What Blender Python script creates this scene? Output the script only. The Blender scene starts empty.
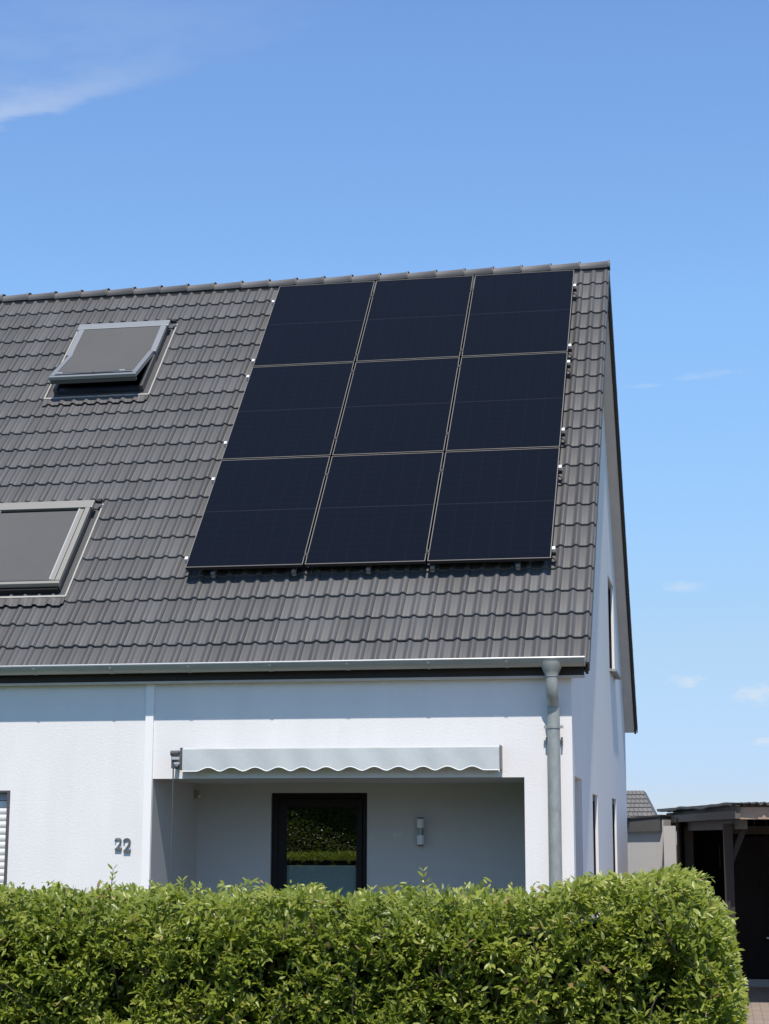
import bpy, math, random
import numpy as np
from mathutils import Vector, Matrix

R_ = math.radians
SC = bpy.context.scene
COL = SC.collection
random.seed(7)
rng = np.random.default_rng(11)

# ------------------------------------------------------------------ camera
G = -0.25                         # ground level
cam_d = bpy.data.cameras.new('camera')
cam = bpy.data.objects.new('camera', cam_d); COL.objects.link(cam)
cam_d.sensor_fit = 'VERTICAL'; cam_d.sensor_height = 24.0
cam_d.lens = 1776.8 / 1024 * 24.0
cam_d.clip_end = 3000; cam_d.clip_start = 0.1
yw, pt, rl = R_(10.5814), R_(10.4776), R_(0.1216)
fw = Vector((-math.sin(yw)*math.cos(pt), math.cos(yw)*math.cos(pt), math.sin(pt)))
rt = Vector((math.cos(yw), math.sin(yw), 0)); up = rt.cross(fw)
rr = rt*math.cos(rl) + up*math.sin(rl); uu = -rt*math.sin(rl) + up*math.cos(rl)
m = Matrix((rr, uu, -fw)).transposed().to_4x4()
m.translation = Vector((1.2242, -15.2992, 1.6))
cam.matrix_world = m
SC.camera = cam

# ------------------------------------------------------------------ sun and sky
SUN = Vector((0.145, -1.0, 1.80)).normalized()      # towards the sun
EL = math.asin(SUN.z); AZ = math.atan2(SUN.x, SUN.y)
sd = bpy.data.lights.new('sun', 'SUN'); sd.energy = 5.0; sd.angle = R_(0.53); sd.color = (1.0, 0.925, 0.83)
sun = bpy.data.objects.new('sun', sd); COL.objects.link(sun)
sun.rotation_euler = (-SUN).to_track_quat('-Z', 'Y').to_euler(); sun.location = (5, -20, 30)

W = bpy.data.worlds.new('World'); SC.world = W; W.use_nodes = True
nt = W.node_tree; nt.nodes.clear()
def N(t, **k):
    n = nt.nodes.new(t)
    for a, b in k.items(): setattr(n, a, b)
    return n
def L(a, b): nt.links.new(a, b)
sky = N('ShaderNodeTexSky', sky_type='NISHITA', sun_disc=False)
sky.sun_elevation = EL; sky.sun_rotation = AZ
sky.altitude = 50; sky.air_density = 1.0; sky.dust_density = 0.0; sky.ozone_density = 1.0
def mth(op, a, b=None, c=None):
    n = nt.nodes.new('ShaderNodeMath'); n.operation = op
    for i, v in enumerate((a, b, c)):
        if v is None: continue
        if isinstance(v, (int, float)): n.inputs[i].default_value = v
        else: nt.links.new(v, n.inputs[i])
    return n.outputs[0]
tc = N('ShaderNodeTexCoord'); sp = N('ShaderNodeSeparateXYZ'); L(tc.outputs['Generated'], sp.inputs[0])
az = mth('MULTIPLY', mth('ARCTAN2', sp.outputs[0], sp.outputs[1]), 57.2958)   # degrees, + to the right of north
el = mth('MULTIPLY', mth('ARCSINE', sp.outputs[2]), 57.2958)
cv = N('ShaderNodeCombineXYZ'); L(az, cv.inputs[0]); L(el, cv.inputs[1])
def cloud(a0, e0, sa, se, tilt, scale, lo, hi, seed, stretch=2.5):
    da = mth('SUBTRACT', az, a0); de = mth('SUBTRACT', mth('SUBTRACT', el, e0), mth('MULTIPLY', da, tilt))
    r2 = mth('ADD', mth('POWER', mth('DIVIDE', da, sa), 2.0), mth('POWER', mth('DIVIDE', de, se), 2.0))
    g = mth('EXPONENT', mth('MULTIPLY', r2, -1.0))
    mp = N('ShaderNodeMapping'); L(cv.outputs[0], mp.inputs[0])
    mp.inputs['Rotation'].default_value = (0, 0, -math.atan(tilt))
    mp.inputs['Scale'].default_value = (scale/stretch, scale, 1); mp.inputs['Location'].default_value = (seed, seed*1.7, seed*.3)
    no = N('ShaderNodeTexNoise'); L(mp.outputs[0], no.inputs['Vector']); no.inputs['Scale'].default_value = 1.0
    no.inputs['Detail'].default_value = 7; no.inputs['Roughness'].default_value = .6
    v = mth('MULTIPLY', mth('ADD', g, mth('MULTIPLY', mth('SUBTRACT', no.outputs[0], .5), 2.6)), mth('MINIMUM', mth('MULTIPLY', g, 2.2), 1.0))
    mr = N('ShaderNodeMapRange', interpolation_type='SMOOTHSTEP'); L(v, mr.inputs[0])
    mr.inputs[1].default_value = lo; mr.inputs[2].default_value = hi
    return mr.outputs[0]
CL = [  # az, el, half widths, tilt, noise scale, lo, hi, seed, stretch, strength
    ((-.95, 5.0, .75, .26, .04, 3.2, .30, 1.25, 1.9, 2.0), .42),
    ((1.5, 4.55, 1.0, .40, .08, 2.6, .30, 1.20, 5.2, 2.0), .46),
    ((1.5, 3.1, .8, .16, .0, 3.0, .30, 1.2, 7.7, 2.4), .45),
    ((-.9, 8.0, .75, .25, .0, 2.6, .35, 1.4, 12.3, 2.0), .26),
    ((.2, 14.7, 1.4, .16, .07, 2.6, .30, 1.3, 15.1, 3.5), .22),
    ((-1.9, 14.4, .9, .10, .02, 2.6, .30, 1.3, 17.1, 3.5), .16),
]
# feathered cirrus band: sharp lower edge, thin veil above it
dl = mth('SUBTRACT', mth('SUBTRACT', el, 22.25), mth('MULTIPLY', mth('ADD', az, 23.5), .30))
def noise_at(scale, stretch, seed, tilt=.30, det=8):
    mp = N('ShaderNodeMapping'); L(cv.outputs[0], mp.inputs[0]); mp.inputs['Rotation'].default_value = (0, 0, -math.atan(tilt))
    mp.inputs['Scale'].default_value = (scale/stretch, scale, 1); mp.inputs['Location'].default_value = (seed, seed*.7, seed*1.3)
    no = N('ShaderNodeTexNoise'); L(mp.outputs[0], no.inputs['Vector']); no.inputs['Scale'].default_value = 1; no.inputs['Detail'].default_value = det; no.inputs['Roughness'].default_value = .62
    return no.outputs[0]
def mrange(v, a, b, c=0., d=1.):
    n = N('ShaderNodeMapRange', interpolation_type='SMOOTHSTEP'); L(v, n.inputs[0])
    for k_, x_ in zip((1, 2, 3, 4), (a, b, c, d)): n.inputs[k_].default_value = x_
    return n.outputs[0]
n1, n2 = noise_at(1.5, 4.0, 3.3), noise_at(.7, 3.0, 8.1, .45)
dl2 = mth('ADD', dl, mth('MULTIPLY', mth('SUBTRACT', n1, .5), 1.0))
line = mth('MULTIPLY', mth('MULTIPLY', mrange(dl2, -.12, .22), mrange(dl2, .25, 1.1, 1, 0)), mrange(az, -24.5, -16.8, 1, 0))
veil = mth('MULTIPLY', mth('MULTIPLY', mrange(dl2, -.1, .5), mrange(dl2, 1.5, 5.5, 1, .25)), mth('MULTIPLY', mrange(az, -22.0, -9.0, 1, 0), mrange(n2, .35, .75, .15, 1)))
cir = mth('ADD', mth('MULTIPLY', line, .30), mth('MULTIPLY', veil, .10))
acc = cir
for a, s in CL:
    v = mth('MULTIPLY', cloud(*a), s)
    acc = v if acc is None else mth('MAXIMUM', acc, v)
mix = N('ShaderNodeMix', data_type='RGBA'); L(acc, mix.inputs[0]); 
tint = N('ShaderNodeMix', data_type='RGBA', blend_type='MULTIPLY'); tint.inputs[0].default_value = 1.0
L(sky.outputs[0], tint.inputs[6])
ramp = N('ShaderNodeValToRGB'); L(mth('DIVIDE', el, 90.0), ramp.inputs[0])      # thin, clear air: deeper blue low in the sky
stops = [(0, (.50, .60, .98)), (2.2, (.54, .665, 1.06)), (6, (.80, .87, 1.02)), (11, (1.0, 1.18, 1.34)), (17, (1.17, 1.44, 1.64)), (26, (1.21, 1.47, 1.77)), (45, (.98, .98, .98)), (90, (.95, .92, .88))]
re = ramp.color_ramp.elements
while len(re) < len(stops): re.new(.5)
for i_, (p_, c_) in enumerate(stops): re[i_].position = p_/90; re[i_].color = (*[v/2 for v in c_], 1)
dbl = N('ShaderNodeMix', data_type='RGBA', blend_type='MULTIPLY'); dbl.inputs[0].default_value = 1.0; dbl.clamp_result = False
L(ramp.outputs[0], dbl.inputs[6]); dbl.inputs[7].default_value = (2, 2, 2, 1)
L(dbl.outputs[2], tint.inputs[7])
L(tint.outputs[2], mix.inputs[6]); mix.inputs[7].default_value = (6.6, 6.9, 7.3, 1)
bg = N('ShaderNodeBackground'); bg.inputs[1].default_value = 0.12; L(mix.outputs[2], bg.inputs[0])
wo = N('ShaderNodeOutputWorld'); L(bg.outputs[0], wo.inputs[0])

SC.view_settings.view_transform = 'Standard'; SC.view_settings.look = 'None'
SC.view_settings.exposure = 0.0; SC.view_settings.gamma = 1.0; SC.view_settings.use_curve_mapping = False
SC.render.engine = 'CYCLES'
try:
    SC.cycles.max_bounces = 8; SC.cycles.diffuse_bounces = 4; SC.cycles.transparent_max_bounces = 8
except Exception: pass

# ------------------------------------------------------------------ materials
def mat(name, col=(.5, .5, .5), rough=.6, metal=0., spec=.5, noise=None, bump=None, ior=None):
    """noise=(scale, amount[, stretch xyz]); bump=(scale, strength, distance[, stretch])"""
    M = bpy.data.materials.new(name); M.use_nodes = True
    t = M.node_tree; b = t.nodes['Principled BSDF']
    b.inputs['Base Color'].default_value = (*col, 1); b.inputs['Roughness'].default_value = rough
    b.inputs['Metallic'].default_value = metal; b.inputs['Specular IOR Level'].default_value = spec
    if ior: b.inputs['IOR'].default_value = ior
    geo = t.nodes.new('ShaderNodeNewGeometry')
    def nz(scale, stretch=(1, 1, 1), det=5, ro=.6):
        mp = t.nodes.new('ShaderNodeMapping'); t.links.new(geo.outputs['Position'], mp.inputs[0]); mp.inputs['Scale'].default_value = stretch
        n = t.nodes.new('ShaderNodeTexNoise'); t.links.new(mp.outputs[0], n.inputs['Vector'])
        n.inputs['Scale'].default_value = scale; n.inputs['Detail'].default_value = det; n.inputs['Roughness'].default_value = ro
        return n.outputs[0]
    if noise:
        v = nz(noise[0], noise[2] if len(noise) > 2 else (1, 1, 1))
        mr = t.nodes.new('ShaderNodeMapRange'); t.links.new(v, mr.inputs[0])
        mr.inputs[1].default_value = .25; mr.inputs[2].default_value = .75
        mr.inputs[3].default_value = 1-noise[1]; mr.inputs[4].default_value = 1+noise[1]
        mx = t.nodes.new('ShaderNodeMix'); mx.data_type = 'RGBA'; mx.blend_type = 'MULTIPLY'; mx.inputs[0].default_value = 1
        mx.inputs[6].default_value = (*col, 1); t.links.new(mr.outputs[0], mx.inputs[7])
        t.links.new(mx.outputs[2], b.inputs['Base Color'])
    if bump:
        v = nz(bump[0], bump[3] if len(bump) > 3 else (1, 1, 1), 6, .65)
        bp = t.nodes.new('ShaderNodeBump'); bp.inputs['Strength'].default_value = bump[1]; bp.inputs['Distance'].default_value = bump[2]
        t.links.new(v, bp.inputs['Height']); t.links.new(bp.outputs[0], b.inputs['Normal'])
    return M
def attr_vary(M, amt, name='rnd'):
    """multiply the base colour by a per-piece random value (weathering from tile to tile)"""
    t = M.node_tree; b = t.nodes['Principled BSDF']
    at = t.nodes.new('ShaderNodeAttribute'); at.attribute_name = name
    mr = t.nodes.new('ShaderNodeMapRange'); t.links.new(at.outputs['Fac'], mr.inputs[0]); mr.inputs[3].default_value = 1-amt; mr.inputs[4].default_value = 1+amt
    mx = t.nodes.new('ShaderNodeMix'); mx.data_type = 'RGBA'; mx.blend_type = 'MULTIPLY'; mx.inputs[0].default_value = 1
    lk = b.inputs['Base Color'].links
    if lk: t.links.new(lk[0].from_socket, mx.inputs[6])
    else: mx.inputs[6].default_value = b.inputs['Base Color'].default_value
    t.links.new(mr.outputs[0], mx.inputs[7]); t.links.new(mx.outputs[2], b.inputs['Base Color'])
    return M

M = {}
M['stucco'] = mat('stucco', (.80, .79, .785), .9, spec=.2, noise=(2.2, .045, (1.5, 1.5, .35)), bump=(38, .34, .006, (.9, .9, 1.35)))
M['smooth'] = mat('smooth_render', (.62, .62, .62), .9, spec=.2, noise=(3, .03), bump=(60, .15, .002))
M['white'] = mat('white_trim', (.90, .89, .88), .45)
M['tile'] = attr_vary(mat('roof_tile', (.079, .080, .084), .55, spec=.45, noise=(1.6, .16, (1.6, .5, .5)), bump=(60, .35, .002)), .13)
M['ridge'] = attr_vary(mat('ridge_tile', (.15, .143, .14), .6, noise=(5, .1)), .12)
M['zinc'] = mat('zinc', (.38, .375, .345), .5, metal=.3, noise=(6, .12, (.4, 1, 1)))
M['zincpipe'] = mat('zinc_pipe', (.34, .365, .35), .55, metal=.3, noise=(22, .20, (1, 1, .45)))
M['brown'] = mat('dark_brown_wood', (.022, .017, .014), .6, noise=(8, .2))
M['board'] = mat('soffit_board', (.60, .55, .50), .7, noise=(9, .08, (1, .2, 1)))
M['frame_dark'] = mat('door_frame', (.014, .010, .010), .45, spec=.2)
M['alu'] = mat('alu_grey', (.34, .36, .38), .38, metal=.5)
M['alu_warm'] = mat('alu_warm', (.33, .32, .295), .42, metal=.45)
M['alu_dark'] = mat('alu_dark', (.12, .12, .125), .4, metal=.4)
M['alu_bright'] = mat('alu_bright', (.75, .75, .75), .3, metal=.6)
M['lead'] = mat('flashing', (.38, .37, .35), .55, metal=.2, noise=(12, .1))
M['mesh'] = mat('blind_mesh', (.094, .094, .095), .75, spec=.3, noise=(2.5, .06), bump=(400, .2, .001))
M['black'] = mat('black', (.012, .012, .014), .6)
M['navy'] = mat('skylight_frame_inner', (.03, .04, .06), .35)
M['pvglint'] = mat('panel_frame_glint', (.20, .19, .175), .4, metal=.3)  # lighter than the black frame: edge glint put into the colour
M['pvside'] = mat('panel_side', (.015, .015, .017), .45)
M['rail'] = mat('rail', (.05, .05, .05), .5, metal=.3)
M['clamp'] = mat('clamp', (.85, .85, .85), .35, metal=.2)
M['fabric'] = mat('awning_fabric', (.53, .565, .57), .8, spec=.2, noise=(5, .05, (1, 1, .4)), bump=(5, .35, .02, (1, 1, .6)))
M['fabric_edge'] = mat('fabric_binding', (.8, .8, .79), .7)
M['digit'] = mat('digit_iron', (.14, .14, .145), .5, metal=.2)
M['slat'] = mat('shutter_slat', (.78, .77, .76), .5)
M['slat_frame'] = mat('shutter_frame', (.10, .085, .095), .45)
M['lampglass'] = mat('lamp_glass', (.80, .80, .80), .25)
M['wood_grey'] = mat('weathered_wood', (.12, .105, .088), .8, noise=(6, .3, (1, 1, 6)), bump=(20, .4, .004, (1, 1, 6)))
M['wood_dark'] = mat('dark_wood', (.034, .025, .021), .75, noise=(5, .25, (4, 4, .5)), bump=(25, .4, .004, (6, 6, .5)))
M['wood_pale'] = mat('pale_board', (.36, .27, .20), .75, noise=(6, .15, (1, 1, 5)))
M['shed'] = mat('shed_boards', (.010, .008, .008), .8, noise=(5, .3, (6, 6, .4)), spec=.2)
M['garage'] = mat('garage_render', (.45, .445, .44), .9, spec=.2, noise=(2, .05), bump=(50, .3, .004))
M['corr'] = mat('corrugated_sheet', (.05, .047, .045), .7, noise=(7, .3))
M['concrete'] = mat('concrete', (.30, .29, .275), .85, noise=(5, .1), bump=(40, .3, .003))
M['tile_far'] = attr_vary(mat('far_roof_tile', (.145, .14, .14), .8, noise=(.8, .1)), .08)

def pane_mat(name, tint, refl):
    Mx = bpy.data.materials.new(name); Mx.use_nodes = True; t = Mx.node_tree; t.nodes.clear()
    o = t.nodes.new('ShaderNodeOutputMaterial'); mx = t.nodes.new('ShaderNodeMixShader')
    tr = t.nodes.new('ShaderNodeBsdfTransparent'); tr.inputs[0].default_value = (*tint, 1)
    gl = t.nodes.new('ShaderNodeBsdfGlossy'); gl.inputs['Roughness'].default_value = .004; gl.inputs[0].default_value = (.95, .97, 1, 1)
    fr = t.nodes.new('ShaderNodeFresnel'); fr.inputs[0].default_value = 1.5
    mr = t.nodes.new('ShaderNodeMapRange'); t.links.new(fr.outputs[0], mr.inputs[0]); mr.inputs[3].default_value = refl; mr.inputs[4].default_value = 1.0
    t.links.new(mr.outputs[0], mx.inputs[0]); t.links.new(tr.outputs[0], mx.inputs[1]); t.links.new(gl.outputs[0], mx.inputs[2]); t.links.new(mx.outputs[0], o.inputs[0])
    return Mx
M['glass'] = pane_mat('window_glass', (.75, .8, .78), .20)

def pv_mat():
    Mx = mat('panel_cells', (.0035, .004, .0075), .09, spec=.46, bump=(2.0, .05, .01))
    t = Mx.node_tree; b = t.nodes['Principled BSDF']
    uv = t.nodes.new('ShaderNodeTexCoord'); s = t.nodes.new('ShaderNodeSeparateXYZ'); t.links.new(uv.outputs['UV'], s.inputs[0])
    def m_(op, a, c):
        n = t.nodes.new('ShaderNodeMath'); n.operation = op
        for i, v in enumerate((a, c)):
            if isinstance(v, (int, float)): n.inputs[i].default_value = v
            else: t.links.new(v, n.inputs[i])
        return n.outputs[0]
    def line(ax, n, w):   # n cells per side, hairline width w (fraction)
        f = m_('FRACT', m_('MULTIPLY', s.outputs[ax], n), 0)
        return m_('GREATER_THAN', m_('ABSOLUTE', m_('SUBTRACT', f, .5), 0), .5-w)
    g1 = m_('MAXIMUM', line(0, 6, .006), line(1, 18, .012))
    mid = m_('LESS_THAN', m_('ABSOLUTE', m_('SUBTRACT', s.outputs[1], .5), 0), .0028)
    mx = t.nodes.new('ShaderNodeMix'); mx.data_type = 'RGBA'; t.links.new(m_('MULTIPLY', g1, .8), mx.inputs[0])
    mx.inputs[6].default_value = (.0035, .004, .0075, 1); mx.inputs[7].default_value = (.012, .014, .022, 1)
    m2 = t.nodes.new('ShaderNodeMix'); m2.data_type = 'RGBA'; t.links.new(mid, m2.inputs[0]); t.links.new(mx.outputs[2], m2.inputs[6]); m2.inputs[7].default_value = (.018, .019, .026, 1)
    t.links.new(m2.outputs[2], b.inputs['Base Color'])
    return Mx
M['pv'] = pv_mat()

def leaf_mat(name, cols, rough=.38, trans=.38):
    Mx = bpy.data.materials.new(name); Mx.use_nodes = True; t = Mx.node_tree; b = t.nodes['Principled BSDF']; o = t.nodes['Material Output']
    at = t.nodes.new('ShaderNodeAttribute'); at.attribute_name = 'rnd'
    cr = t.nodes.new('ShaderNodeValToRGB'); t.links.new(at.outputs['Fac'], cr.inputs[0])
    e = cr.color_ramp.elements
    while len(e) < len(cols): e.new(.5)
    for i, (p, c) in enumerate(cols): e[i].position = p; e[i].color = (*c, 1)
    t.links.new(cr.outputs[0], b.inputs['Base Color']); b.inputs['Roughness'].default_value = rough; b.inputs['Specular IOR Level'].default_value = .5
    tl = t.nodes.new('ShaderNodeBsdfTranslucent')
    br = t.nodes.new('ShaderNodeMix'); br.data_type = 'RGBA'; br.blend_type = 'MULTIPLY'; br.inputs[0].default_value = 1
    t.links.new(cr.outputs[0], br.inputs[6]); br.inputs[7].default_value = (1.6, 1.7, .8, 1); t.links.new(br.outputs[2], tl.inputs[0])
    mx = t.nodes.new('ShaderNodeMixShader'); mx.inputs[0].default_value = trans
    t.links.new(b.outputs[0], mx.inputs[1]); t.links.new(tl.outputs[0], mx.inputs[2]); t.links.new(mx.outputs[0], o.inputs[0])
    return Mx
M['leaf'] = leaf_mat('hedge_leaf', [(0, (.058, .088, .014)), (.28, (.155, .200, .028)), (.62, (.275, .325, .052)), (.93, (.41, .42, .12)), (1, (.34, .22, .12))])
M['stem'] = mat('hedge_stem', (.10, .075, .05), .8)
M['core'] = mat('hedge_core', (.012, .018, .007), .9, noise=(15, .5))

def ground_mat(name, c1, c2, scale, bumpd):
    Mx = mat(name, c1, .95, spec=.15, bump=(scale*2, .6, bumpd)); t = Mx.node_tree; b = t.nodes['Principled BSDF']
    geo = t.nodes.new('ShaderNodeNewGeometry'); n = t.nodes.new('ShaderNodeTexNoise'); t.links.new(geo.outputs['Position'], n.inputs['Vector'])
    n.inputs['Scale'].default_value = scale; n.inputs['Detail'].default_value = 8
    mx = t.nodes.new('ShaderNodeMix'); mx.data_type = 'RGBA'; t.links.new(n.outputs[0], mx.inputs[0])
    mx.inputs[6].default_value = (*c1, 1); mx.inputs[7].default_value = (*c2, 1); t.links.new(mx.outputs[2], b.inputs['Base Color'])
    return Mx
M['grass'] = ground_mat('grass', (.045, .075, .02), (.08, .11, .035), 3, .02)
M['asphalt'] = ground_mat('asphalt', (.05, .05, .052), (.075, .073, .07), 6, .004)
def paver_mat():
    Mx = mat('pavers', (.30, .24, .20), .9, spec=.2); t = Mx.node_tree; b = t.nodes['Principled BSDF']
    geo = t.nodes.new('ShaderNodeNewGeometry'); br = t.nodes.new('ShaderNodeTexBrick'); t.links.new(geo.outputs['Position'], br.inputs['Vector'])
    br.inputs['Scale'].default_value = 1.0; br.inputs['Brick Width'].default_value = .2; br.inputs['Row Height'].default_value = .1; br.inputs['Mortar Size'].default_value = .006
    br.inputs['Color1'].default_value = (.34, .27, .22, 1); br.inputs['Color2'].default_value = (.27, .22, .19, 1); br.inputs['Mortar'].default_value = (.14, .12, .10, 1)
    t.links.new(br.outputs['Color'], b.inputs['Base Color']); return Mx
M['paver'] = paver_mat()

# ------------------------------------------------------------------ helpers
def tag(o, label=None, cat=None, group=None, kind=None):
    if label: o['label'] = label
    if cat: o['category'] = cat
    if group: o['group'] = group
    if kind: o['kind'] = kind
    return o
def thing(name, loc, label, cat, group=None):
    o = bpy.data.objects.new(name, None); COL.objects.link(o); o.location = loc; o.empty_display_size = .3
    return tag(o, label, cat, group)
def link(name, me, parent=None):
    o = bpy.data.objects.new(name, me); COL.objects.link(o)
    if parent:
        o.parent = parent
        w = Vector((0, 0, 0)); p = parent
        while p: w += p.location; p = p.parent
        o.location = -w
    return o
class MB:
    """collects polygons given in world coordinates, builds one mesh object"""
    def __init__(s): s.v = []; s.f = []; s.sm = []; s.r = []; s.uv = None
    def poly(s, pts, smooth=False, r=.5):
        i = len(s.v); s.v += [tuple(p) for p in pts]; s.f.append(tuple(range(i, i+len(pts)))); s.sm.append(smooth); s.r.append(r)
    def quadmesh(s, vs, fs, smooth=False, r=.5):
        i = len(s.v); s.v += [tuple(p) for p in vs]
        for f in fs: s.f.append(tuple(i+k for k in f)); s.sm.append(smooth); s.r.append(r)
    def hexa(s, c, r=.5):   # 8 corners: bottom 4 (ccw) then top 4
        s.quadmesh(c, [(3, 2, 1, 0), (4, 5, 6, 7), (0, 1, 5, 4), (1, 2, 6, 5), (2, 3, 7, 6), (3, 0, 4, 7)], r=r)
    def box(s, x0, x1, y0, y1, z0, z1, r=.5):
        s.hexa([(x0, y0, z0), (x1, y0, z0), (x1, y1, z0), (x0, y1, z0), (x0, y0, z1), (x1, y0, z1), (x1, y1, z1), (x0, y1, z1)], r)
    def fbox(s, F, u0, u1, v0, v1, h0, h1, r=.5):   # box in a local frame F(u, v, h)
        s.hexa([F(u0, v0, h0), F(u1, v0, h0), F(u1, v1, h0), F(u0, v1, h0), F(u0, v0, h1), F(u1, v0, h1), F(u1, v1, h1), F(u0, v1, h1)], r)
    def bar(s, a, b, w, h=None, upv=(0, 0, 1)):
        a = Vector(a); b = Vector(b); d = (b-a).normalized(); h = h or w; upv = Vector(upv)
        if abs(d.dot(upv)) > .98: upv = Vector((0, 1, 0))
        x = d.cross(upv).normalized(); y = x.cross(d).normalized()
        q = [(-w/2, -h/2), (w/2, -h/2), (w/2, h/2), (-w/2, h/2)]
        s.hexa([a+x*i+y*j for i, j in q]+[b+x*i+y*j for i, j in q])
    def tube(s, pts, rad, n=12, cap=True):
        pts = [Vector(p) for p in pts]; rad = rad if isinstance(rad, (list, tuple)) else [rad]*len(pts)
        rings = []; prev = None
        for k, p in enumerate(pts):
            d = (pts[min(k+1, len(pts)-1)]-pts[max(k-1, 0)]).normalized()
            if prev is None:
                a = Vector((0, 0, 1)) if abs(d.z) < .9 else Vector((1, 0, 0)); x = d.cross(a).normalized()
            else: x = (prev-d*prev.dot(d)).normalized()
            prev = x; y = d.cross(x)
            rings.append([p+(x*math.cos(t)+y*math.sin(t))*rad[k] for t in [2*math.pi*j/n for j in range(n)]])
        vs = [v for r in rings for v in r]; fs = []
        for k in range(len(pts)-1):
            for j in range(n): fs.append((k*n+j, k*n+(j+1) % n, (k+1)*n+(j+1) % n, (k+1)*n+j))
        s.quadmesh(vs, fs, True)
        if cap: s.poly(rings[0][::-1]); s.poly(rings[-1])
    def build(s, name, m, parent=None, bevel=0, uv=None):
        me = bpy.data.meshes.new(name); me.from_pydata(s.v, [], s.f); me.materials.append(M[m] if isinstance(m, str) else m)
        me.polygons.foreach_set('use_smooth', s.sm)
        at = me.attributes.new('rnd', 'FLOAT', 'FACE'); at.data.foreach_set('value', s.r)
        if uv:
            ul = me.uv_layers.new(name='UVMap'); ul.data.foreach_set('uv', [c for p in uv for c in p])
        me.update()
        o = link(name, me, parent)
        if bevel:
            b = o.modifiers.new('bevel', 'BEVEL'); b.width = bevel; b.segments = 2; b.limit_method = 'ANGLE'
        return o
def clip(poly, n, d):   # keep points with n.p <= d (2-D)
    out = []
    for i in range(len(poly)):
        a, b = poly[i], poly[(i+1) % len(poly)]
        fa, fb = n[0]*a[0]+n[1]*a[1]-d, n[0]*b[0]+n[1]*b[1]-d
        if fa <= 0: out.append(a)
        if (fa < 0 < fb) or (fb < 0 < fa):
            t = fa/(fa-fb); out.append((a[0]+(b[0]-a[0])*t, a[1]+(b[1]-a[1])*t))
    return out
def wall(mb, P, u0, u1, z0, z1, holes, clips=()):
    """P(u, z, depth) -> world; holes = (u0,u1,z0,z1,depth): rectangular openings with reveals"""
    us = sorted({u0, u1, *[h[0] for h in holes], *[h[1] for h in holes]}); zs = sorted({z0, z1, *[h[2] for h in holes], *[h[3] for h in holes]})
    for i in range(len(us)-1):
        for j in range(len(zs)-1):
            cu, cz = (us[i]+us[i+1])/2, (zs[j]+zs[j+1])/2
            if any(h[0] < cu < h[1] and h[2] < cz < h[3] for h in holes): continue
            p = [(us[i], zs[j]), (us[i+1], zs[j]), (us[i+1], zs[j+1]), (us[i], zs[j+1])]
            for n, d in clips:
                p = clip(p, n, d)
                if len(p) < 3: break
            if len(p) >= 3: mb.poly([P(a, b, 0) for a, b in p])
    for a, b, c, d, dep in holes:
        for q in (((a, c), (a, d)), ((b, d), (b, c)), ((a, d), (b, d)), ((b, c), (a, c))):
            (p0, p1) = q
            mb.poly([P(p0[0], p0[1], 0), P(p1[0], p1[1], 0), P(p1[0], p1[1], dep), P(p0[0], p0[1], dep)])

# ------------------------------------------------------------------ ground (setting)
g = MB(); g.poly([(-600, -600, G), (600, -600, G), (600, 900, G), (-600, 900, G)]); tag(g.build('ground', 'grass'), kind='structure')
g = MB(); g.poly([(.15, -9.0, G+.004), (9, -9.0, G+.004), (9, 14, G+.004), (.15, 14, G+.004)]); tag(g.build('paving', 'paver'), kind='structure')
g = MB(); g.poly([(-60, -19.5, G+.004), (60, -19.5, G+.004), (60, -13.6, G+.004), (-60, -13.6, G+.004)]); tag(g.build('road', 'asphalt'), kind='structure')
g = MB(); g.box(-60, 60, -13.6, -13.45, G, G+.12); g.box(-60, 60, -13.45, -10.6, G, G+.11); tag(g.build('pavement', 'asphalt'), kind='structure')
g = MB(); g.poly([(-4.6, -2.6, G+.004), (0.1, -2.6, G+.004), (0.1, 1.6, G+.004), (-4.6, 1.6, G+.004)]); M['slab'] = ground_mat('terrace_slab', (.05, .048, .042), (.08, .075, .065), 5, .003); tag(g.build('terrace', 'slab'), kind='structure')

# ------------------------------------------------------------------ house
ALP = R_(47.787); CA, SA = math.cos(ALP), math.sin(ALP)
OV, DEP, ZE, XO, XL = .0672, 8.8648, 3.147, .1585, -11.0
RL = (DEP/2+OV)/CA
def F1(x, s, h=0): return Vector((x, -OV+s*CA-h*SA, ZE+s*SA+h*CA))          # front slope
def F2(x, s, h=0): return Vector((x, DEP+OV-s*CA+h*SA, ZE+s*SA+h*CA))       # rear slope
house = thing('house', (-4, 4, G), 'two-storey white rendered house with a steep grey tiled roof', 'house')

RX0, RX1, RZ, RD = -3.722, -.413, 2.135, 1.40       # recess
w = MB()
Pf = lambda u, z, d: (u, d, z)
wall(w, Pf, XL, 0, G, 3.03, [(RX0, RX1, G, RZ, RD), (-6.4, -5.055, .9, 2.037, .16)])
door = (-2.99, -2.055, G+.05, 2.045)
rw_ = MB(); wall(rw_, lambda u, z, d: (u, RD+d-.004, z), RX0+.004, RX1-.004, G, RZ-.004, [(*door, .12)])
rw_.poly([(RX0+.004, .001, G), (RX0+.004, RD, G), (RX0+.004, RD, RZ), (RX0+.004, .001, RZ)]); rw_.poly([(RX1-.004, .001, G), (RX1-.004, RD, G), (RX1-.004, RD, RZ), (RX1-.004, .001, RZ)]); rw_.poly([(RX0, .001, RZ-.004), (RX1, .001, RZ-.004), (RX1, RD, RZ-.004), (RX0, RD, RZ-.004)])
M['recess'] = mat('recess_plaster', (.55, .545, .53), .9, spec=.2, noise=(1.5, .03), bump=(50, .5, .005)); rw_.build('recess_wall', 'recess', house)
zr = lambda y: ZE-.17+(y+OV)*math.tan(ALP)
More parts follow.
